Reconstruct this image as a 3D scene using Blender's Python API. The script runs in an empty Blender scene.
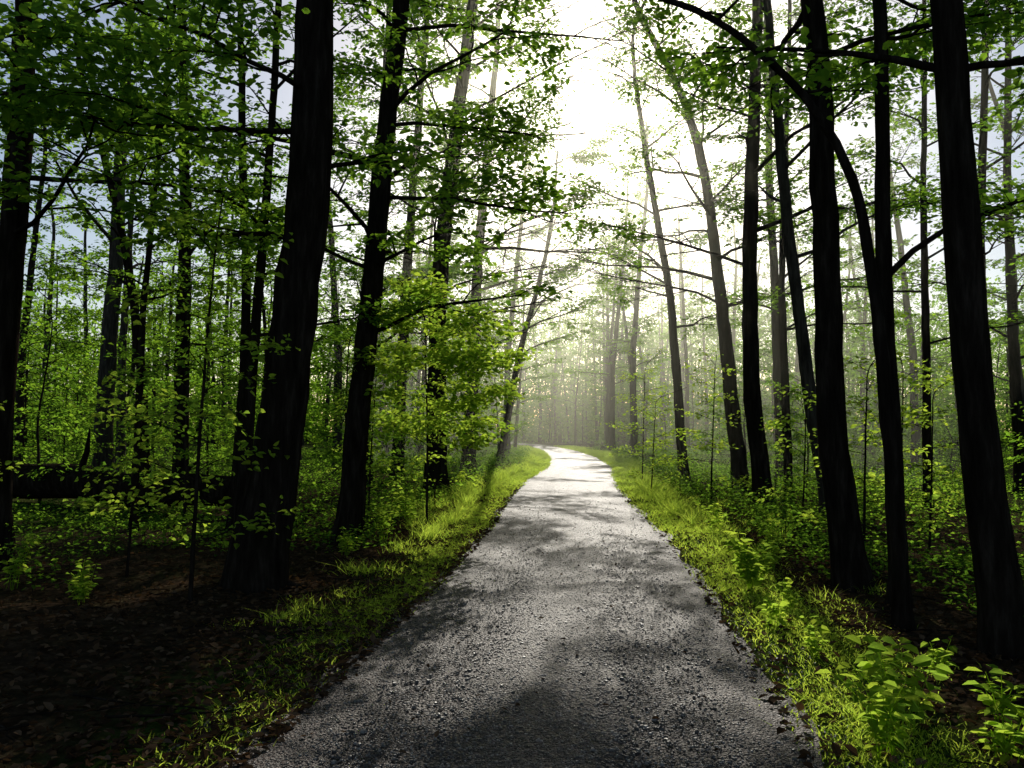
import bpy, math, random
import numpy as np
from mathutils import Vector
R = np.random.default_rng(7)
random.seed(7)
scene = bpy.context.scene
COL = scene.collection
AZ,EL=math.radians(6.0),math.radians(25)

# ------------------------------------------------------------ path centreline
_yy = np.arange(-60, 260, 0.5)
_px = np.interp(_yy, [-60,-20,0,3.8,7.5,12.7,18,25,34,45,60,85,110,140,260],
                     [-4,-1.8,-0.35,0.05,0.52,0.98,1.22,1.80,2.9,3.5,3.6,2.2,-3,-14,-70])
k = np.exp(-0.5*(np.arange(-8,9)/3.0)**2); k/=k.sum()
_px = np.convolve(np.pad(_px,8,mode='edge'),k,mode='valid')
def pathx(y): return np.interp(y,_yy,_px)
def sm(a,b,x):
    t=np.clip((x-a)/(b-a),0,1); return t*t*(3-2*t)
def ground_z(x,y):
    x=np.asarray(x,float); y=np.asarray(y,float)
    u=x-pathx(y); a=np.abs(u)
    n=(np.sin(x*0.9+1.3*np.sin(y*0.35))*np.cos(y*0.7+0.8*np.sin(x*0.5))*0.10
       +np.sin(x*0.23+2)*np.cos(y*0.19)*0.22+np.sin(x*2.7+y*1.9)*0.025+np.sin(x*1.7-y*3.1)*0.02)
    h = sm(2.0,4.5,a)*n
    h = h - sm(2.6,9,-u)*0.18 - sm(3.0,10,u)*0.2
    return h

# ------------------------------------------------------------ mesh builder (quads)
class MB:
    def __init__(s): s.v=[];s.f=[];s.m=[];s.r=[];s.n=0;s.twigs=[]
    def add(s,v,f,mat,rnd):
        s.v.append(v);s.f.append(f+s.n);s.m.append(np.full(len(f),mat));s.r.append(np.broadcast_to(rnd,(len(f),)).astype(float));s.n+=len(v)
    def tube(s,pts,rad,k=6,mat=0,rough=0.0,cap=False):
        pts=np.asarray(pts,float);rad=np.asarray(rad,float)
        t=np.gradient(pts,axis=0);t/=np.linalg.norm(t,axis=1,keepdims=True)+1e-9
        ref=np.array([1.0,0.0,0.0]) if abs(t[0,0])<0.8 else np.array([0,1.0,0])
        a=np.cross(t,ref);a/=np.linalg.norm(a,axis=1,keepdims=True)+1e-9
        b=np.cross(t,a)
        th=np.arange(k)*2*np.pi/k
        rr=rad[:,None]*np.ones(k)
        if rough>0:
            ph=R.uniform(0,6,3); i=np.arange(len(pts))[:,None]
            rr=rr*(1+rough*(np.sin(th*3+ph[0]+i*0.15)+0.6*np.sin(th*5+ph[1]-i*0.21)+0.5*R.normal(size=rr.shape)))
        v=pts[:,None,:]+rr[:,:,None]*(np.cos(th)[None,:,None]*a[:,None,:]+np.sin(th)[None,:,None]*b[:,None,:])
        n=len(pts)
        i=np.arange(n-1)[:,None]*k; j=np.arange(k)[None,:]; j2=(j+1)%k
        f=np.stack([i+j,i+j2,i+k+j2,i+k+j],-1).reshape(-1,4)
        s.add(v.reshape(-1,3),f,mat,0.5)
    def leaves(s,P,D,N,size,mat=1,rnd=None,shape=0,width=0.62):
        n=len(P)
        if n==0:return
        D=D/(np.linalg.norm(D,axis=1,keepdims=True)+1e-9)
        S=np.cross(D,N);S/=np.linalg.norm(S,axis=1,keepdims=True)+1e-9
        N=np.cross(S,D)
        size=np.broadcast_to(size,(n,))[:,None]
        if rnd is None: rnd=R.random(n)
        w=size*width
        if shape==0:
            v=np.stack([P,P+D*size*.45+S*w*.5+N*size*.06,P+D*size-N*size*.08,P+D*size*.45-S*w*.5+N*size*.06],1).reshape(-1,3)
            f=np.arange(n*4).reshape(-1,4)
            s.add(v,f,mat,rnd)
        else:
            v=np.stack([P,P+D*size*.28+S*w*.46+N*size*.1,P+D*size*.66+S*w*.40+N*size*.07,P+D*size-N*size*.12,
                        P+D*size*.66-S*w*.40+N*size*.07,P+D*size*.28-S*w*.46+N*size*.1],1).reshape(-1,3)
            b=np.arange(n)[:,None]*6
            f=np.concatenate([b+np.array([[0,1,2,3]]),b+np.array([[0,3,4,5]])],0)
            s.add(v,f,mat,np.concatenate([rnd,rnd]))
    def flush_twigs(s,leaf,dens,shape=0,cull=None,tilt=0.5,spread=0.12):
        if not s.twigs:return
        T=np.array(s.twigs); s.twigs=[]
        L=T[:,6]; cnt=np.maximum(2,(L*dens).astype(int)); idx=np.repeat(np.arange(len(T)),cnt)
        t=R.uniform(0.1,1.05,len(idx))[:,None]
        p0=T[idx,0:3];d=T[idx,3:6]
        n=len(idx)
        P=p0+d*t*L[idx][:,None]+R.normal(size=(n,3))*np.array([spread,spread,spread*0.45])
        side=np.cross(d,[0,0,1.0]);side/=np.linalg.norm(side,axis=1,keepdims=True)+1e-6
        D=d*0.5+side*R.choice([-1,1],n)[:,None]*R.uniform(.4,1.1,n)[:,None]+R.normal(size=(n,3))*.25
        D[:,2]-=0.15
        N=np.array([0,0,1.0])+R.normal(size=(n,3))*tilt
        if cull is not None:
            kk=~cull(P); P=P[kk];D=D[kk];N=N[kk]
        s.leaves(P,D,N,leaf*R.uniform(.6,1.25,len(P)),1,shape=shape)
    def obj(s,name,mats,smooth=False,link=True):
        v=np.concatenate(s.v).astype(np.float32);f=np.concatenate(s.f).astype(np.int32)
        me=bpy.data.meshes.new(name)
        me.vertices.add(len(v));me.vertices.foreach_set("co",v.ravel())
        me.loops.add(f.size);me.loops.foreach_set("vertex_index",f.ravel())
        me.polygons.add(len(f));me.polygons.foreach_set("loop_start",np.arange(0,f.size,4,dtype=np.int32))
        me.polygons.foreach_set("material_index",np.concatenate(s.m).astype(np.int32))
        me.update(calc_edges=True)
        at=me.attributes.new("rnd",'FLOAT','FACE');at.data.foreach_set("value",np.concatenate(s.r).astype(np.float32))
        mi=np.concatenate(s.m)
        me.polygons.foreach_set("use_smooth",(mi==0) if smooth else np.zeros(len(f),bool))
        for m in mats: me.materials.append(m)
        if not link: return me
        o=bpy.data.objects.new(name,me);COL.objects.link(o);return o

# ------------------------------------------------------------ materials
def newmat(name):
    m=bpy.data.materials.new(name);m.use_nodes=True
    nt=m.node_tree;nt.nodes.clear()
    out=nt.nodes.new('ShaderNodeOutputMaterial');return m,nt,out
def ramp(nt,stops):
    r=nt.nodes.new('ShaderNodeValToRGB')
    els=r.color_ramp.elements
    while len(els)>1: els.remove(els[-1])
    els[0].position=stops[0][0];els[0].color=(*stops[0][1],1)
    for p,c in stops[1:]:
        e=els.new(p);e.color=(*c,1)
    return r
def leafmat(name,dark,mid,light,tr,trfac=0.5,lo=.5):
    m,nt,out=newmat(name);L=nt.links
    a=nt.nodes.new('ShaderNodeAttribute');a.attribute_name='rnd'
    r=ramp(nt,[(0,dark),(0.55,mid),(1,light)]);L.new(a.outputs['Fac'],r.inputs[0])
    b=nt.nodes.new('ShaderNodeBsdfDiffuse')
    L.new(r.outputs[0],b.inputs['Color'])
    t=nt.nodes.new('ShaderNodeBsdfTranslucent')
    r2=ramp(nt,[(0,(tr[0]*lo*.9,tr[1]*(lo+.1),tr[2]*.8)),(1,tr)]);L.new(a.outputs['Fac'],r2.inputs[0])
    L.new(r2.outputs[0],t.inputs[0])
    mx=nt.nodes.new('ShaderNodeMixShader');mx.inputs[0].default_value=trfac
    L.new(b.outputs[0],mx.inputs[1]);L.new(t.outputs[0],mx.inputs[2]);L.new(mx.outputs[0],out.inputs[0])
    return m
M_leaf=leafmat('beech_leaf',(0.016,0.05,0.011),(0.032,0.085,0.016),(0.06,0.12,0.022),(0.35,0.58,0.035),0.58)
M_young=leafmat('young_leaf',(0.03,0.075,0.012),(0.05,0.115,0.018),(0.09,0.15,0.025),(0.66,0.84,0.07),0.68,.6)
M_grass=leafmat('grass_blade',(0.035,0.08,0.012),(0.06,0.12,0.018),(0.12,0.15,0.04),(0.72,0.85,0.09),0.72,.7)
M_litter=leafmat('dead_leaf',(0.025,0.015,0.009),(0.06,0.035,0.02),(0.14,0.09,0.055),(0.12,0.06,0.02),0.2)

def texco(nt,scale=(1,1,1)):
    tc=nt.nodes.new('ShaderNodeTexCoord');mp=nt.nodes.new('ShaderNodeMapping');mp.inputs['Scale'].default_value=scale
    nt.links.new(tc.outputs['Object'],mp.inputs[0]);return mp.outputs[0]
def noise(nt,vec,scale,detail=6,rough=.6):
    n=nt.nodes.new('ShaderNodeTexNoise');n.inputs['Scale'].default_value=scale;n.inputs['Detail'].default_value=detail;n.inputs['Roughness'].default_value=rough
    nt.links.new(vec,n.inputs['Vector']);return n
def barkmat(name,c0,c1,c2,bump=True):
    m,nt,out=newmat(name);L=nt.links
    v=texco(nt,(14,14,2.2));n=noise(nt,v,1.0,5,.65)
    r=ramp(nt,[(0.3,c0),(0.52,c1),(0.72,c2)]);L.new(n.outputs[0],r.inputs[0])
    b=nt.nodes.new('ShaderNodeBsdfDiffuse')
    L.new(r.outputs[0],b.inputs['Color'])
    if bump:
        bp=nt.nodes.new('ShaderNodeBump');bp.inputs['Strength'].default_value=.9;bp.inputs['Distance'].default_value=.03
        L.new(n.outputs[0],bp.inputs['Height']);L.new(bp.outputs[0],b.inputs['Normal'])
    L.new(b.outputs[0],out.inputs[0])
    return m
M_bark=barkmat('dark_bark',(0.007,0.005,0.004),(0.018,0.014,0.011),(0.042,0.033,0.027))
M_bark2=barkmat('grey_bark',(0.02,0.016,0.014),(0.05,0.042,0.035),(0.09,0.078,0.066))
M_barkf=barkmat('far_bark',(0.010,0.008,0.006),(0.028,0.022,0.018),(0.055,0.045,0.037),False)

# ground
m,nt,out=newmat('forest_floor');L=nt.links
v=texco(nt);n1=noise(nt,v,9,9,.7);n2=noise(nt,v,0.7,4)
r=ramp(nt,[(0.3,(0.018,0.012,0.008)),(0.5,(0.045,0.03,0.019)),(0.7,(0.09,0.06,0.038))]);L.new(n1.outputs[0],r.inputs[0])
g=ramp(nt,[(0.3,(0.02,0.04,0.008)),(0.7,(0.06,0.10,0.018))]);L.new(n1.outputs[0],g.inputs[0])
a=nt.nodes.new('ShaderNodeAttribute');a.attribute_name='green'
ad=nt.nodes.new('ShaderNodeMath');ad.operation='MULTIPLY_ADD';L.new(n2.outputs[0],ad.inputs[0]);ad.inputs[1].default_value=1.2
sb=nt.nodes.new('ShaderNodeMath');sb.operation='SUBTRACT';L.new(a.outputs['Fac'],sb.inputs[0]);sb.inputs[1].default_value=0.6
L.new(sb.outputs[0],ad.inputs[2]);ad.use_clamp=True
mx=nt.nodes.new('ShaderNodeMix');mx.data_type='RGBA';L.new(ad.outputs[0],mx.inputs[0]);L.new(r.outputs[0],mx.inputs[6]);L.new(g.outputs[0],mx.inputs[7])
b=nt.nodes.new('ShaderNodeBsdfDiffuse');L.new(mx.outputs[2],b.inputs['Color'])
bp=nt.nodes.new('ShaderNodeBump');bp.inputs['Strength'].default_value=1;bp.inputs['Distance'].default_value=.05
L.new(n1.outputs[0],bp.inputs['Height']);L.new(bp.outputs[0],b.inputs['Normal']);L.new(b.outputs[0],out.inputs[0])
M_ground=m
# gravel
m,nt,out=newmat('gravel');L=nt.links
v=texco(nt)
vo=nt.nodes.new('ShaderNodeTexVoronoi');vo.inputs['Scale'].default_value=60;L.new(v,vo.inputs['Vector'])
vo2=nt.nodes.new('ShaderNodeTexVoronoi');vo2.inputs['Scale'].default_value=130;L.new(v,vo2.inputs['Vector'])
sp=nt.nodes.new('ShaderNodeSeparateColor');L.new(vo.outputs['Color'],sp.inputs[0])
r=ramp(nt,[(0,(0.018,0.014,0.013)),(0.5,(0.048,0.038,0.034)),(1,(0.17,0.14,0.128))]);L.new(sp.outputs[0],r.inputs[0])
n2=noise(nt,v,1.3,5)
r2=ramp(nt,[(0.35,(0.6,0.46,0.39)),(0.65,(1.1,1.0,.97))]);L.new(n2.outputs[0],r2.inputs[0])
mx=nt.nodes.new('ShaderNodeMix');mx.data_type='RGBA';mx.blend_type='MULTIPLY';mx.inputs[0].default_value=1
L.new(r.outputs[0],mx.inputs[6]);L.new(r2.outputs[0],mx.inputs[7])
b=nt.nodes.new('ShaderNodeBsdfPrincipled');b.inputs['Roughness'].default_value=.55;b.inputs['Specular IOR Level'].default_value=.2;L.new(mx.outputs[2],b.inputs['Base Color'])
mt=nt.nodes.new('ShaderNodeMath');mt.operation='MULTIPLY_ADD';L.new(vo2.outputs['Distance'],mt.inputs[0]);mt.inputs[1].default_value=.4;L.new(vo.outputs['Distance'],mt.inputs[2])
bp=nt.nodes.new('ShaderNodeBump');bp.invert=True;bp.inputs['Strength'].default_value=1;bp.inputs['Distance'].default_value=.017
L.new(mt.outputs[0],bp.inputs['Height']);L.new(bp.outputs[0],b.inputs['Normal']);L.new(b.outputs[0],out.inputs[0])
M_gravel=m
m,nt,out=newmat('pebble');L=nt.links
a=nt.nodes.new('ShaderNodeAttribute');a.attribute_name='rnd'
r=ramp(nt,[(0,(0.03,0.024,0.021)),(0.6,(0.09,0.074,0.066)),(1,(0.25,0.22,0.20))]);L.new(a.outputs['Fac'],r.inputs[0])
b=nt.nodes.new('ShaderNodeBsdfPrincipled');b.inputs['Roughness'].default_value=.5;b.inputs['Specular IOR Level'].default_value=.4;L.new(r.outputs[0],b.inputs['Base Color']);L.new(b.outputs[0],out.inputs[0])
M_pebble=m

# ------------------------------------------------------------ ground & path
us=np.concatenate([-np.geomspace(400,8,26),np.linspace(-7.6,7.6,90),np.geomspace(8,400,26)])
ys=np.concatenate([np.linspace(-300,-12,20),np.linspace(-10,40,220),np.linspace(41,150,110),np.geomspace(155,600,20)])
U,Y=np.meshgrid(us,ys);X=U+pathx(Y)
Z=ground_z(X,Y)
B=MB();nx=len(us);ny=len(ys)
i=np.arange(ny-1)[:,None]*nx;j=np.arange(nx-1)[None,:]
f=np.stack([i+j,i+j+1,i+nx+j+1,i+nx+j],-1).reshape(-1,4)
B.add(np.stack([X,Y,Z],-1).reshape(-1,3),f,0,0.5)
ground=B.obj('ground',[M_ground],smooth=True)
green=np.clip(1.4*np.exp(-((np.abs(U)-1.8)/0.4)**2)+0.55*sm(6,12,np.abs(U)),0,1.2).ravel()
at=ground.data.attributes.new('green','FLOAT','POINT');at.data.foreach_set('value',green.astype(np.float32))

ys=np.concatenate([np.linspace(-20,40,400),np.linspace(40.5,200,200)])
us=np.linspace(-1,1,15);U,Y=np.meshgrid(us,ys)
hw=1.42+0.05*np.sin(Y*1.7)+0.04*np.sin(Y*4.1+U*2)
X=U*hw+pathx(Y);Z=0.012+0.03*(1-U**2)-0.02*np.exp(-((np.abs(U)-.5)/.15)**2)*0.6
B=MB();nx=len(us);ny=len(ys);i=np.arange(ny-1)[:,None]*nx;j=np.arange(nx-1)[None,:]
f=np.stack([i+j,i+j+1,i+nx+j+1,i+nx+j],-1).reshape(-1,4)
B.add(np.stack([X,Y,Z],-1).reshape(-1,3),f,0,.5);B.obj('gravel_path',[M_gravel],smooth=True)

# pebbles
n=60000
y=1.5+R.exponential(4.0,n);u=np.clip(R.normal(0,1.0,n),-1.8,1.8);x=pathx(y)+u
s=R.uniform(.002,.0065,n)*(1+(R.random(n)<.04)*.9)
cube=np.array([[-1,-1,-1],[1,-1,-1],[1,1,-1],[-1,1,-1],[-.6,-.6,1],[.6,-.6,1],[.6,.6,1],[-.6,.6,1]],float)
V=cube[None]*(1+R.normal(0,.22,(n,8,3)));V[:,:,2]*=.6
an=R.uniform(0,6.28,n);c,s_=np.cos(an)[:,None],np.sin(an)[:,None]
V=np.stack([V[:,:,0]*c-V[:,:,1]*s_,V[:,:,0]*s_+V[:,:,1]*c,V[:,:,2]],-1)*s[:,None,None]
zc=0.012+0.03*np.clip(1-(u/1.42)**2,-.3,1)
V+=np.stack([x,y,zc+s*.15],-1)[:,None,:]
cf=np.array([[3,2,1,0],[4,5,6,7],[0,1,5,4],[1,2,6,5],[2,3,7,6],[3,0,4,7]])
f=(np.arange(n)[:,None,None]*8+cf[None]).reshape(-1,4)
B=MB();B.add(V.reshape(-1,3),f,0,np.repeat(R.random(n),6));B.obj('gravel_stones',[M_pebble])

# ------------------------------------------------------------ grass
def blades(B,x,y,h,w,lean=.35):
    n=len(x);z=ground_z(x,y)-0.01
    an=R.uniform(0,6.28,n);S=np.stack([np.cos(an),np.sin(an),0*an],-1)
    D=np.stack([R.normal(0,lean,n),R.normal(0,lean,n),np.ones(n)],-1)
    P=np.stack([x,y,z],-1);h=h[:,None];w=w[:,None]
    mid=P+D*h*.55;tip=P+D*h*.85+np.stack([D[:,0],D[:,1],0*h[:,0]],-1)*h*.8;tip[:,2]+=h[:,0]*.08
    v=np.stack([P-S*w*.5,P+S*w*.5,mid+S*w*.42,mid-S*w*.42,tip+S*w*.06,tip-S*w*.06],1).reshape(-1,3)
    b=np.arange(n)[:,None]*6;f=np.concatenate([b+[[0,1,2,3]],b+[[3,2,4,5]]],0)
    r=R.random(n);B.add(v,f,0,np.concatenate([r,r]))
B=MB()
for side,c0,wd in ((1,1.85,.24),(-1,1.64,.15)):
    n=80000
    y=1.5+75*R.random(n)**1.9
    u=c0+R.normal(0,1,n)*wd*(1+y*0.03)+0.10*np.sin(y*1.3)+.06*np.sin(y*3.7)
    patch=np.sin(y*2.1+u*3)+np.sin(y*.9+1)+R.normal(0,.8,n)
    kk=(u>1.3+R.uniform(-.05,.2,n))&(patch>-1.2)
    if side<0: kk&=(R.random(n)<.3+.7*sm(4,9,y))
    y=y[kk];u=u[kk];x=pathx(y)+side*u
    h=R.uniform(.025,.06,len(y))*(1+y*.035);w=R.uniform(.004,.007,len(y))*(1+y*.09)
    blades(B,x,y,h,w,.5)
n=300
ty=6+45*R.random(n)**1.1;tu=R.choice([-1,1],n)*(2.0+R.exponential(.4,n));
tx=pathx(ty)+tu
idx=np.repeat(np.arange(n),50);nn=len(idx)
x=tx[idx]+R.normal(0,.08,nn);y=ty[idx]+R.normal(0,.08,nn)
sz=R.uniform(.5,1.3,n)[idx]*(.4+.8*sm(6,16,y))
blades(B,x,y,R.uniform(.12,.32,nn)*sz,R.uniform(.004,.008,nn)*(1+y*.05),.5)
B.obj('grass_verge',[M_grass])

# ------------------------------------------------------------ leaf litter
n=56000
y=1.0+22*R.random(n)**1.5;sd=R.choice([-1,1],n);u=sd*(1.3+R.exponential(2.1,n));x=pathx(y)+u
kk=R.random(n)<np.where((u>0)&(u<2.2),.25,1);x=x[kk];y=y[kk]
m2=260;y2=1.8+14*R.random(m2);x=np.r_[x,pathx(y2)+R.uniform(-1.4,1.4,m2)];y=np.r_[y,y2];n=len(x)
uu=x-pathx(y)
B=MB();P=np.stack([x,y,ground_z(x,y)+.012+R.uniform(0,.02,n)+np.where(np.abs(uu)<1.42,.03*(1-(uu/1.42)**2)+.004,0)],-1)
D=R.normal(size=(n,3));D[:,2]*=.25
B.leaves(P,D,np.array([0,0,1.])+R.normal(size=(n,3))*.35,R.uniform(.03,.085,n)*np.where(np.abs(uu)<1.3,.6,1),0,shape=1)
B.obj('leaf_litter',[M_litter])
B=MB()
for _ in range(320):
    y=1.5+18*random.random()**1.3;u=random.choice([-1,1])*(2.1+random.expovariate(.5));x=float(pathx(y))+u
    a=random.uniform(0,6.28);l=random.uniform(.15,.9)
    t=np.linspace(0,1,5)[:,None];p=np.array([x,y,0])+t*np.array([math.cos(a),math.sin(a),0])*l+R.normal(0,.015,(5,3))
    p[:,2]=ground_z(p[:,0],p[:,1])+.02+R.uniform(0,.02,5);rr=random.uniform(.003,.010)
    B.tube(p,np.linspace(rr,rr*.4,5),5)
B.obj('fallen_twigs',[M_bark],smooth=True)

# ------------------------------------------------------------ trees
def norm(v): return v/(np.linalg.norm(v)+1e-9)
def limb(B,p0,d,L,r,depth,nsub=5,droop=.12,k=5,end=None):
    n=6 if depth>0 else 3
    t=np.linspace(0,1,n)[:,None]
    if end is not None: d=end-p0;L=np.linalg.norm(d);d=d/L
    w=np.cumsum(R.normal(0,.045*L/n**.5,(n,3)),0)*(t>0)
    p=p0+d*t*L+w+np.array([0,0,-1.])*droop*L*t**2
    B.tube(p,np.linspace(r,max(r*.28,.003),n),k if depth>1 else (4 if depth==1 else 3))
    if depth==0:
        B.twigs.append([*p[0],*norm(p[-1]-p[0]),L]);return
    for i in range(nsub):
        tt=.2+.8*(i+R.random())/nsub
        q=p0+d*tt*L+np.array([0,0,-1.])*droop*L*tt**2
        j=tt*(n-1);q=q+w[min(int(j),n-1)]*(1-(j%1))+w[min(int(j)+1,n-1)]*(j%1)
        an=(1 if i%2 else -1)*R.uniform(.45,1.05)
        c,s=math.cos(an),math.sin(an)
        d2=norm(np.array([d[0]*c-d[1]*s,d[0]*s+d[1]*c,d[2]*.5+R.normal(.03,.16)]))
        limb(B,q,d2,L*R.uniform(.36,.58)*(1.15-.45*tt),r*.42*(1.1-.4*tt),depth-1,max(3,nsub-1),droop*.8,4)
    B.twigs.append([*p[-2],*norm(p[-1]-p[-2]),L/n*1.2])

def spline(pts,n):
    P=np.asarray(pts,float);tt=np.r_[0,np.cumsum(np.linalg.norm(np.diff(P,axis=0),axis=1))];tt/=tt[-1]
    t=np.linspace(0,1,n);Q=np.stack([np.interp(t,tt,P[:,i]) for i in range(3)],-1)
    kk=np.exp(-.5*(np.arange(-4,5)/(n*.035))**2);kk/=kk.sum()
    E=np.concatenate([2*Q[:1]-Q[4:0:-1],Q,2*Q[-1:]-Q[-2:-6:-1]])
    return np.stack([np.convolve(E[:,i],kk,mode='valid') for i in range(3)],-1)

def tree(pts,r,H,hb,nb,bl,leaf=.11,dens=42,shape=0,cull=None,k=12,flare=.6,nsub=5,limbs=(),side=0,tilt=.5,elev=(.1,.6),depth=2):
    B=MB()
    pts=[np.array(p,float) for p in pts]
    d=pts[-1]-pts[-2];
    if pts[-1][2]<H:
        s=(H-pts[-1][2]);dxy=d[:2]/max(abs(d[2]),.3)
        dxy=dxy*min(1,.15/ (np.linalg.norm(dxy)+1e-6))
        pts.append(np.array([pts[-1][0]+dxy[0]*s*.5,pts[-1][1]+dxy[1]*s*.5,pts[-1][2]+s*.5]))
        pts.append(np.array([pts[-2][0]+dxy[0]*s*.6+R.normal(0,.3),pts[-2][1]+R.normal(0,.3),H]))
    n=44;P=spline(pts,n)
    P+=np.cumsum(R.normal(0,.014,(n,3)),0)*np.array([1,1,0])*min(1,r*5)
    z=P[:,2]-P[0,2];tz=z/max(z[-1],.1)
    rad=r*(1-.72*np.clip(tz,0,1)**1.1)*(1+flare*np.exp(-np.maximum(z,0)/(r*1.6)))
    rad=rad*(1+R.normal(0,.025,n))
    P0=P.copy();P0[0,2]-=.15
    B.tube(P0,rad,k,rough=.035)
    if r>.12:
        for q in range(5):
            a=q*1.26+R.uniform(-.3,.3);t=np.linspace(0,1,6)[:,None]
            l=r*R.uniform(2.0,3.0)
            p=P[0]+np.array([math.cos(a),math.sin(a),0])*l*t;p[:,2]=ground_z(p[:,0],p[:,1]) if cull is not None else 0
            p[:,2]+=(r*.9*(1-t[:,0])**2.2-.03)
            B.tube(p,np.linspace(r*.42,r*.08,6),6,rough=.04)
    for i in range(nb):
        h=hb+(H*.97-hb)*((i+R.random()*.9)/nb)**.95
        j=np.interp(h,P[:,2],np.arange(n));q=P[int(j)]*(1-j%1)+P[min(int(j)+1,n-1)]*(j%1)
        a=i*2.4+R.normal(0,.5)
        tt=(h-hb)/(H-hb)
        if side and R.random()<.4: a=(0 if side>0 else math.pi)+R.normal(0,.7)
        e=R.uniform(*elev)+.35*tt
        d=np.array([math.cos(a)*math.cos(e),math.sin(a)*math.cos(e),math.sin(e)])
        Lb=bl*(1-.6*tt)*R.uniform(.65,1.2)
        rb=min(r*.3,.012*Lb+.006)
        limb(B,q,d,Lb,rb,depth,nsub)
    for (h,end,ns) in limbs:
        j=np.interp(h,P[:,2],np.arange(n));q=P[int(j)]
        limb(B,q,None,1,min(r*.4,.035),2,ns,.06,end=np.array(end,float))
    B.flush_twigs(leaf,dens,shape,cull,tilt)
    return B

KX,KY=math.sin(AZ)/math.tan(EL),math.cos(AZ)/math.tan(EL)
def thin(P):
    """canopy thinning: leaves removed to shape sun patches on path, verges and sapling"""
    x,y,z=P[:,0],P[:,1],P[:,2];n=len(x)
    gx=x-KX*z;gy=y-KY*z;u=gx-pathx(gy)
    v=np.sin(gx*2.1+gy*.8+1)+np.sin(gx*1.3-gy*1.5)+.8*np.sin(gy*.95+.5)+.5*np.sin(gx*5.3+gy*2.9)+R.normal(0,.08,n)
    thr=np.interp(gy,[0,6,7.5,11.5,14,17,19,24,30,60],[1.5,1.3,.3,.3,1.3,.9,.2,.9,.8,.9])
    thr=np.where((u>1.4)&(u<3.2)&(gy>2.8)&(gy<26),-3,thr)
    thr=np.where((u<-1.4)&(u>-2.3)&(gy>7.5)&(gy<20),-1.5,thr)
    thr=np.where((np.abs(u)>3.2),1.4,thr)
    c=(v>thr)&(gy>-2)&(y>4)  # drops leaves whose shadow would land on a chosen sun patch
    d=np.hypot(x-(-.8+.0978*(y-12.5)),(z-(2.7+.463*(y-12.5)))*.9)
    c|=(d<1.9+R.normal(0,.08,n))&(y>12.2)
    cc=.4*pathx(y)+.6*(.108*y)
    g=(np.abs(x-cc+R.normal(0,.2,n)+.35*np.sin(z*1.3+y))<.3+.033*y)&(z>1.9+.15*y)
    c|=g&(gy<2.2)
    clump=np.sin(x*2.3+z*1.1)+np.sin(y*.9+z*1.9+1)+np.sin(x*1.2-y*.7)
    c|=g&(clump<-.9)&(gy<14)
    return c
def gz(x,y): return float(ground_z(x,y))
def T(name,pts,r,H,hb,nb,bl,mat=None,**kw):
    p0=pts[0];pts=[(p0[0],p0[1],gz(p0[0],p0[1]))]+[(a,p0[1]+(0 if len(q)<1 else q[0]),c) for a,c,*q in pts[1:]]
    B=tree(pts,r,H,hb,nb,bl,cull=thin,**kw)
    return B.obj(name,[mat or M_bark,M_leaf],smooth=True)

N='beech_tree'
T(N,[(-6.45,10),(-6.42,2),(-6.2,6.5)],.19,15,4.6,12,3.4,shape=1,k=16,limbs=[(4.2,(-3.6,7.2,4.9),8),(5.2,(-4.6,6.4,4.9),8)],dens=40)
T(N,[(-8.2,18),(-8.35,3),(-8.8,6),(-10,10)],.12,13,4,12,2.8,dens=32)
T(N,[(-12.8,25),(-12.7,6),(-12.4,13.5)],.28,19,5,15,4.8,mat=M_bark2,dens=30)
T(N,[(-8.3,20),(-8.3,6),(-8.6,12.4)],.20,17,3.5,15,3.7,dens=30)
T(N,[(-2.62,8.2),(-2.4,1.9),(-2.2,4),(-2.16,6)],.25,17,6.0,16,4,shape=1,k=22,flare=.5,limbs=[(4.9,(-4.9,6.8,4.9),7),(4.6,(-1.2,9.4,5.0),6),(5.4,(-3.2,6.2,5.2),7),(3.9,(-4.0,9.4,4.0),6)])
T(N,[(-3.75,11),(-3.6,2.5),(-3.45,4.8),(-3.3,7.5)],.085,11,2.6,13,2.2)
T(N,[(-2.47,12),(-2.26,2.05),(-2.0,5),(-1.8,7.2)],.19,16,3.0,22,3.6,shape=1,limbs=[(5.2,(.75,11.2,4.7),9),(6.3,(.2,11.5,6.0),8),(4.4,(-.6,10.6,4.3),7),(4.2,(-3.6,11,4.8),7),(8,(1.8,12.5,8.2),9),(10,(2.2,13,10),8)])
T(N,[(-1.9,20),(-1.9,4.9),(-1.5,9.1),(-1.05,12.4)],.26,18,4,24,4.2,limbs=[(6,(1.3,19,7.0),9),(8.5,(-3.2,20,14),6),(8,(1.8,19.4,9.5),9),(10,(2.6,19.4,11.5),9),(5,(1.0,18.8,5.6),8)])
T(N,[(-1.55,28),(-1.2,9),(-.8,13)],.24,18,4,22,4,leaf=.13,dens=38,limbs=[(10,(3,28,12),8),(12,(3,28,15),8),(8,(2.4,28,9.5),8),(6,(2.2,27.5,7.4),8)])
T(N,[(-.6,38),(.4,5.4),(1.7,10)],.18,15,5,16,4,leaf=.14,dens=38,limbs=[(8,(5.5,37,10.5),6)])
T(N,[(-5.2,15),(-5.1,4),(-5.3,9)],.11,14,2.5,15,2.6)
T(N,[(-6.6,14),(-6.5,4),(-6.2,8)],.07,12,2.5,11,2.2,dens=34)
T(N,[(-4.4,24),(-4.4,6),(-4,12)],.2,17,3.5,20,4)
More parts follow.
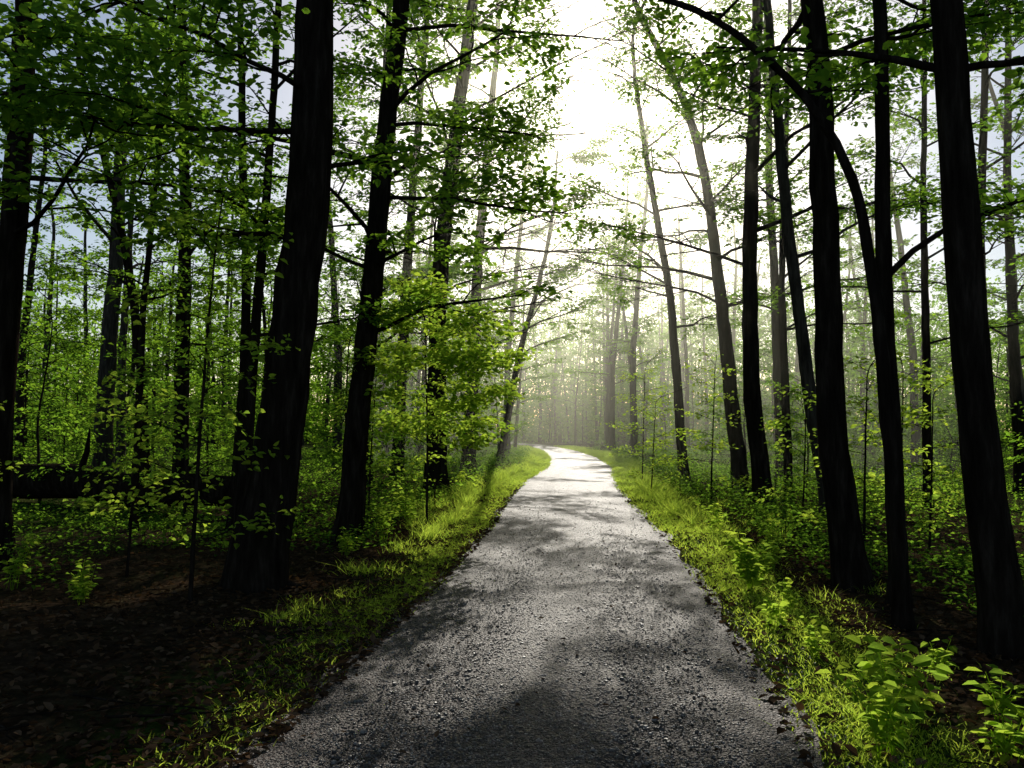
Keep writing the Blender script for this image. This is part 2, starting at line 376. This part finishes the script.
# right
T(N,[(4.97,23),(4.6,5.4),(4.0,9.1),(3.6,12.3)],.15,14.5,4.5,16,3.0,limbs=[(6,(1.5,23,7.2),8),(8,(1.4,22.6,9.2),7)])
T(N,[(5.75,20),(5.4,3.6),(5.1,7.9),(4.5,10.4),(3.3,12.7)],.2,14,4.5,18,3.6,limbs=[(5,(1.9,20,5.9),8)])
T(N,[(4.9,15.5),(4.6,2.2),(4.7,6),(4.8,10)],.18,16,5,18,3.4,limbs=[(4.8,(1.9,15.4,5.6),8)])
T(N,[(5.55,14),(5.15,3),(4.8,6.5),(4.6,9.2)],.13,14,4.5,13,2.8,side=1,mat=M_bark2)
T(N,[(3.5,8.2),(3.27,1.6),(3.3,3.45),(3.27,5),(3.2,6.2)],.155,15,5.4,14,3.2,k=18,shape=1)
T(N,[(3.15,6.5),(3.08,1.45),(2.98,2.8),(2.88,3.65),(2.5,4.4),(1.7,5.1),(.9,5.6,.4)],.07,5.9,4.4,6,1.1,k=12,shape=1,nsub=4,depth=1,dens=35,leaf=.08)
T(N,[(3.55,7.4),(3.5,2.8),(3.55,5.6)],.085,13,5,12,2.4,side=1,k=14,shape=1,limbs=[(3.2,(4.8,7.0,3.9),5)],dens=34)
T(N,[(3.52,5.7),(3.36,1.1),(3.28,2.17),(3.24,3.6),(3.2,4.7)],.135,15,5.0,14,3,side=1,k=20,shape=1,limbs=[(4.4,(4.6,6.2,4.6),6),(4.4,(2.2,7.2,5.2),5)],dens=38)
T(N,[(8.3,16),(8.4,6),(8.6,10)],.09,13,3,13,2.6,dens=34)
T(N,[(12.7,20),(12.6,6),(12.8,12)],.14,16,3,16,3.4,dens=32)
T(N,[(6.2,18),(6.15,5),(6.4,10)],.1,14,3.5,15,2.6)
T(N,[(7.4,22),(7.3,7),(7.2,13)],.15,17,3.5,16,3.2,dens=34)
T(N,[(10.2,17),(10.1,6),(10.4,11)],.12,15,3,15,3,dens=34)

# the sunlit sapling beside the path
nocull=lambda P:np.zeros(len(P),bool)
B=tree([(-1.35,12.7,gz(-1.35,12.7)),(-1.35,12.7,1.5),(-1.4,12.65,3)],.022,4.0,1.2,24,1.3,leaf=.10,dens=65,shape=1,cull=nocull,k=7,flare=.2,nsub=5,limbs=[(2.4,(-.1,12.2,2.75),6),(1.8,(-.3,12.3,2.2),5),(3.0,(-.3,12.3,3.3),5)],elev=(.0,.4),tilt=.85)
B.obj('beech_sapling',[M_bark,M_young],smooth=True)
for (x,y,h) in ((-2.95,7.4,3.8),(-4.3,9.0,2.2),(4.1,9.4,2.6),(3.3,19,2.6),(-1.6,16.5,3.4),(3.9,24,4),(-5.9,8.3,1.9),(4.4,12.2,2.2),(4.1,16.5,3.2),(-2.6,14.5,3.2),(-3.2,17.5,4.5),(5.6,10.8,2.4),(6.3,13,3)):
    B=tree([(x,y,gz(x,y)),(x+.05,y,h*.4),(x+.12,y+.05,h*.8)],.010+.003*h,h,.5 if h>2.7 else .3,int(4+h*3),.28*h,leaf=.08,dens=38,shape=1,cull=nocull,k=6,flare=.2,nsub=4,elev=(.0,.45),tilt=.7)
    B.obj('beech_sapling',[M_bark,M_young],smooth=True)

# archetypes for the wood behind
arch=[]
for i in range(7):
    H=R.uniform(14,19);b=R.normal(0,.35,4)
    B=tree([(0,0,0),(b[0],b[1]*.5,H*.3),(b[0]+b[2],b[3],H*.65)],R.uniform(.10,.22),H,R.uniform(2.5,5),20,R.uniform(2.6,3.6),leaf=.20,dens=18,nsub=5,k=8)
    arch.append(B.obj('wood_tree',[M_barkf if i%2 else M_bark2,M_leaf],smooth=True,link=False))
yarch=[]
for i in range(4):
    H=R.uniform(4.5,8)
    B=tree([(0,0,0),(R.normal(0,.2),0,H*.4),(R.normal(0,.3),0,H*.8)],.04,H,.5,24,1.7,leaf=.14,dens=28,nsub=4,k=6,elev=(0,.5),tilt=.6)
    yarch.append(B.obj('young_tree',[M_barkf,M_leaf],smooth=True,link=False))
def place(me,name,x,y,s):
    o=bpy.data.objects.new(name,me);COL.objects.link(o);o.location=(x,y,gz(x,y)-.03)
    o.rotation_euler=(0,0,R.uniform(0,6.28));o.scale=(s,s,s*R.uniform(.92,1.1))
taken=[]
def scatter(n,meshes,name,y0,y1,umin,slope,mind,s0,s1,pw=1):
    c=0;tr=0
    while c<n and tr<n*40:
        tr+=1
        y=y0+(y1-y0)*R.random()**pw;hw=slope*abs(y)+12;x=R.uniform(-hw,hw)
        if abs(x-pathx(y))<umin+ (0.015*y if y>0 else 0): continue
        if meshes is arch and 24<y<44 and 0<x-pathx(y)<7.0: continue
        if any((x-a)**2+(y-b)**2<mind*mind for a,b in taken): continue
        taken.append((x,y));place(meshes[c%len(meshes)],name,x,y,R.uniform(s0,s1));c+=1
for x,y in ((7.0,46),(-.3,48),(6.9,55),(.2,59),(7.6,64)):
    taken.append((x,y));place(arch[int(y)%7],'beech_tree',x,y,1.05)
scatter(100,arch,'beech_tree',25,95,4.6,.66,3.2,.8,1.15)
scatter(14,arch,'beech_tree',66,104,2.6,.02,2.5,.8,1.1)
scatter(16,arch,'beech_tree',-20,14,8.5,.2,4,.9,1.1)
scatter(95,yarch,'young_beech_tree',17,75,3.2,.66,1.7,.55,1.1,1.3)
scatter(30,yarch,'young_beech_tree',76,108,1.8,.02,1.5,.9,1.5,1)

# distant wood: one object
B=MB()
for i in range(330):
    y=R.uniform(90,150);x=R.uniform(-100,105)
    if abs(x-pathx(y))<3:continue
    h=R.uniform(13,20)
    p=np.array([[x,y,-.3],[x+R.normal(0,.3),y,h*.5],[x+R.normal(0,.6),y,h]]);r=R.uniform(.12,.28)
    B.tube(p,[r,r*.7,r*.25],5)
n=8500
cx=R.uniform(-105,110,n);cy=R.uniform(92,150,n);cz=.5+19*R.beta(1.0,1.2,n);rr=R.uniform(.9,2.6,n)
cz[6000:]=R.uniform(.3,6,2500)
idx=np.repeat(np.arange(n),32);nn=len(idx)
P=np.stack([cx[idx],cy[idx],cz[idx]],-1)+R.normal(size=(nn,3))*rr[idx][:,None]*np.array([.6,.6,.4]);P[:,2]=np.maximum(P[:,2],.2)
B.leaves(P,R.normal(size=(nn,3)),np.array([0,0,1.])+R.normal(size=(nn,3))*.9,R.uniform(.3,.65,nn))
B.obj('distant_trees',[M_barkf,M_leaf])

# ------------------------------------------------------------ undergrowth
B=MB()
n=7500
y=5+60*R.random(n)**1.4;sd=R.choice([-1,1],n);u=2.6+R.exponential(1,n)*(3+.35*y)
x=pathx(y)+sd*u
kk=~((y<10.5)&(u<5.2)&(sd<0)) & ~((y<8)&(u<3.6)) & ~((sd<0)&(y<14)&(R.random(n)<.6)) & ~((sd>0)&(y<13)&(R.random(n)<.35));x=x[kk];y=y[kk];n=len(x)
hh=R.uniform(.12,.7,n)*(.6+.5*np.sin(x*.8)*np.cos(y*.6)+.3)
hh=np.clip(hh,.08,.95)
hh=np.where((x<-4.8)&(y>12.5)&(y<18.6),hh*.35,hh)
idx=np.repeat(np.arange(n),34);nn=len(idx)
an=R.uniform(0,6.28,nn);rad=np.abs(R.normal(0,.2,nn))*(.6+hh[idx])
X=x[idx]+np.cos(an)*rad;Y=y[idx]+np.sin(an)*rad
P=np.stack([X,Y,ground_z(X,Y)+.02+hh[idx]*R.uniform(.1,1,nn)],-1)
D=np.stack([np.cos(an),np.sin(an),R.normal(.1,.3,nn)],-1)
B.leaves(P,D,np.array([0,0,1.])+R.normal(size=(nn,3))*.5,R.uniform(.035,.075,nn)*(1+Y*.015),1)
for i in range(n):
    if y[i]<20:
        z0=float(ground_z(x[i],y[i]))
        B.tube([[x[i],y[i],z0],[x[i]+R.normal(0,.03),y[i]+R.normal(0,.03),z0+hh[i]]],[.004,.002],3)
B.obj('undergrowth',[M_bark,M_leaf])

# ------------------------------------------------------------ broad-leaved seedlings in the foreground
def seedling(x,y,h,ns,ls=.08):
    B=MB();z0=gz(x,y)
    P=[];D=[]
    for s in range(ns):
        a=R.uniform(0,6.28);le=R.uniform(.1,.6);hs=h*R.uniform(.5,1)
        t=np.linspace(0,1,6)
        p=np.stack([x+R.normal(0,.03)+math.cos(a)*le*hs*t**1.4,y+R.normal(0,.03)+math.sin(a)*le*hs*t**1.4,z0+hs*t*(1-.1*t)],-1)
        B.tube(p,np.linspace(.0035,.0015,6),4,mat=0)
        for q in np.linspace(.3,1,int(4+h*7)):
            c=np.array([np.interp(q,t,p[:,i]) for i in range(3)]);aa=R.uniform(0,3.14)
            for sg in (0,math.pi):
                dd=np.array([math.cos(aa+sg),math.sin(aa+sg),R.uniform(-.3,.4)])
                P.append(c+dd*.015);D.append(dd)
    P=np.array(P);D=np.array(D)
    B.leaves(P,D,np.array([0,0,1.])+R.normal(size=P.shape)*.45,ls*R.uniform(.5,1.25,len(P)),1,shape=1,width=.66)
    B.obj('wild_seedling',[M_young,M_young],smooth=False)
for a in ((1.82,3.95,.5,8,.085),(2.08,4.3,.6,8,.09),(2.35,3.9,.3,6,.08),(2.2,4.9,.3,5,.08),(2.35,8.0,.6,8,.12),(2.65,8.6,.45,6,.10),(2.15,6.6,.3,5,.08),(2.1,5.7,.28,5,.07),(2.75,5.2,.3,5,.06),(2.5,7.2,.3,5,.07),
          (2.6,4.4,.35,6,.08),(-4.25,8,.45,6,.08),(-3.9,7.3,.3,5,.07),(-5.1,8.2,.6,6,.08),(-1.95,12,.8,8,.08),(-2.1,10.3,.45,6,.07),(-1.7,13.6,.9,8,.08),(-4.6,6.4,.4,5,.07),(3.3,10.2,.7,7,.08),(3.1,12.2,.7,7,.08),(2.95,9.2,.5,6,.08)):
    seedling(*a)

# ------------------------------------------------------------ fallen log
B=MB()
t=np.linspace(0,1,30);p=np.stack([-13.5+8.6*t,18.8-1.2*t+.1*np.sin(t*7),.42+.12*np.sin(t*3)+0*t],-1)
p[:,2]+=ground_z(p[:,0],p[:,1])
r=.44-.12*t;r[0]*=.05;r[1]=.40;r[-1]*=.05
B.tube(p,r,14,rough=.04)
B.tube([p[12],p[12]+[.3,-.2,.7],p[12]+[.4,-.3,1.2]],[.09,.06,.02],6)
B.tube([p[20],p[20]+[.35,.1,.5],p[20]+[.7,.2,.75]],[.07,.04,.015],6)
B.obj('fallen_log',[M_bark],smooth=True)

# ------------------------------------------------------------ mist hanging over the far path
m,nt,out=newmat('mist_volume')
vs=nt.nodes.new('ShaderNodeVolumeScatter');vs.inputs['Density'].default_value=.0034;vs.inputs['Anisotropy'].default_value=.80
vs.inputs['Color'].default_value=(1,1,.80,1)
nt.links.new(vs.outputs[0],out.inputs['Volume'])
B=MB();th=np.linspace(0.02,math.pi-.02,17)
P=np.stack([np.zeros(17),np.zeros(17),np.cos(th)],-1);B.tube(P,np.sin(th),32)
B.v[0]=B.v[0]*np.array([17,48,20])+np.array([5.5,60,9])
B.obj('morning_mist',[m],smooth=True)

# ------------------------------------------------------------ light
s=Vector((math.sin(AZ)*math.cos(EL),math.cos(AZ)*math.cos(EL),math.sin(EL)))
ld=bpy.data.lights.new('sun','SUN');ld.energy=5;ld.angle=math.radians(.5);ld.color=(1,.94,.80)
lo=bpy.data.objects.new('sun',ld);COL.objects.link(lo);lo.rotation_euler=(-s).to_track_quat('-Z','Y').to_euler()
w=bpy.data.worlds.new('World');scene.world=w;w.use_nodes=True;nt=w.node_tree
bg=nt.nodes['Background'];sk=nt.nodes.new('ShaderNodeTexSky');sk.sky_type='NISHITA';sk.sun_disc=False
sk.sun_elevation=EL;sk.sun_rotation=AZ;sk.dust_density=1.0;sk.air_density=1.0
nt.links.new(sk.outputs[0],bg.inputs[0]);bg.inputs[1].default_value=.095
scene.view_settings.view_transform='Standard';scene.view_settings.look='None';scene.view_settings.exposure=0

cd=bpy.data.cameras.new('camera');cd.lens=28;cd.sensor_width=36;cd.clip_end=2000;cd.clip_start=.05
co=bpy.data.objects.new('camera',cd);COL.objects.link(co);co.location=(0,0,1.6);co.rotation_euler=(math.radians(93.3),0,0)
scene.camera=co
print('faces',sum(len(m.polygons) for m in bpy.data.meshes))
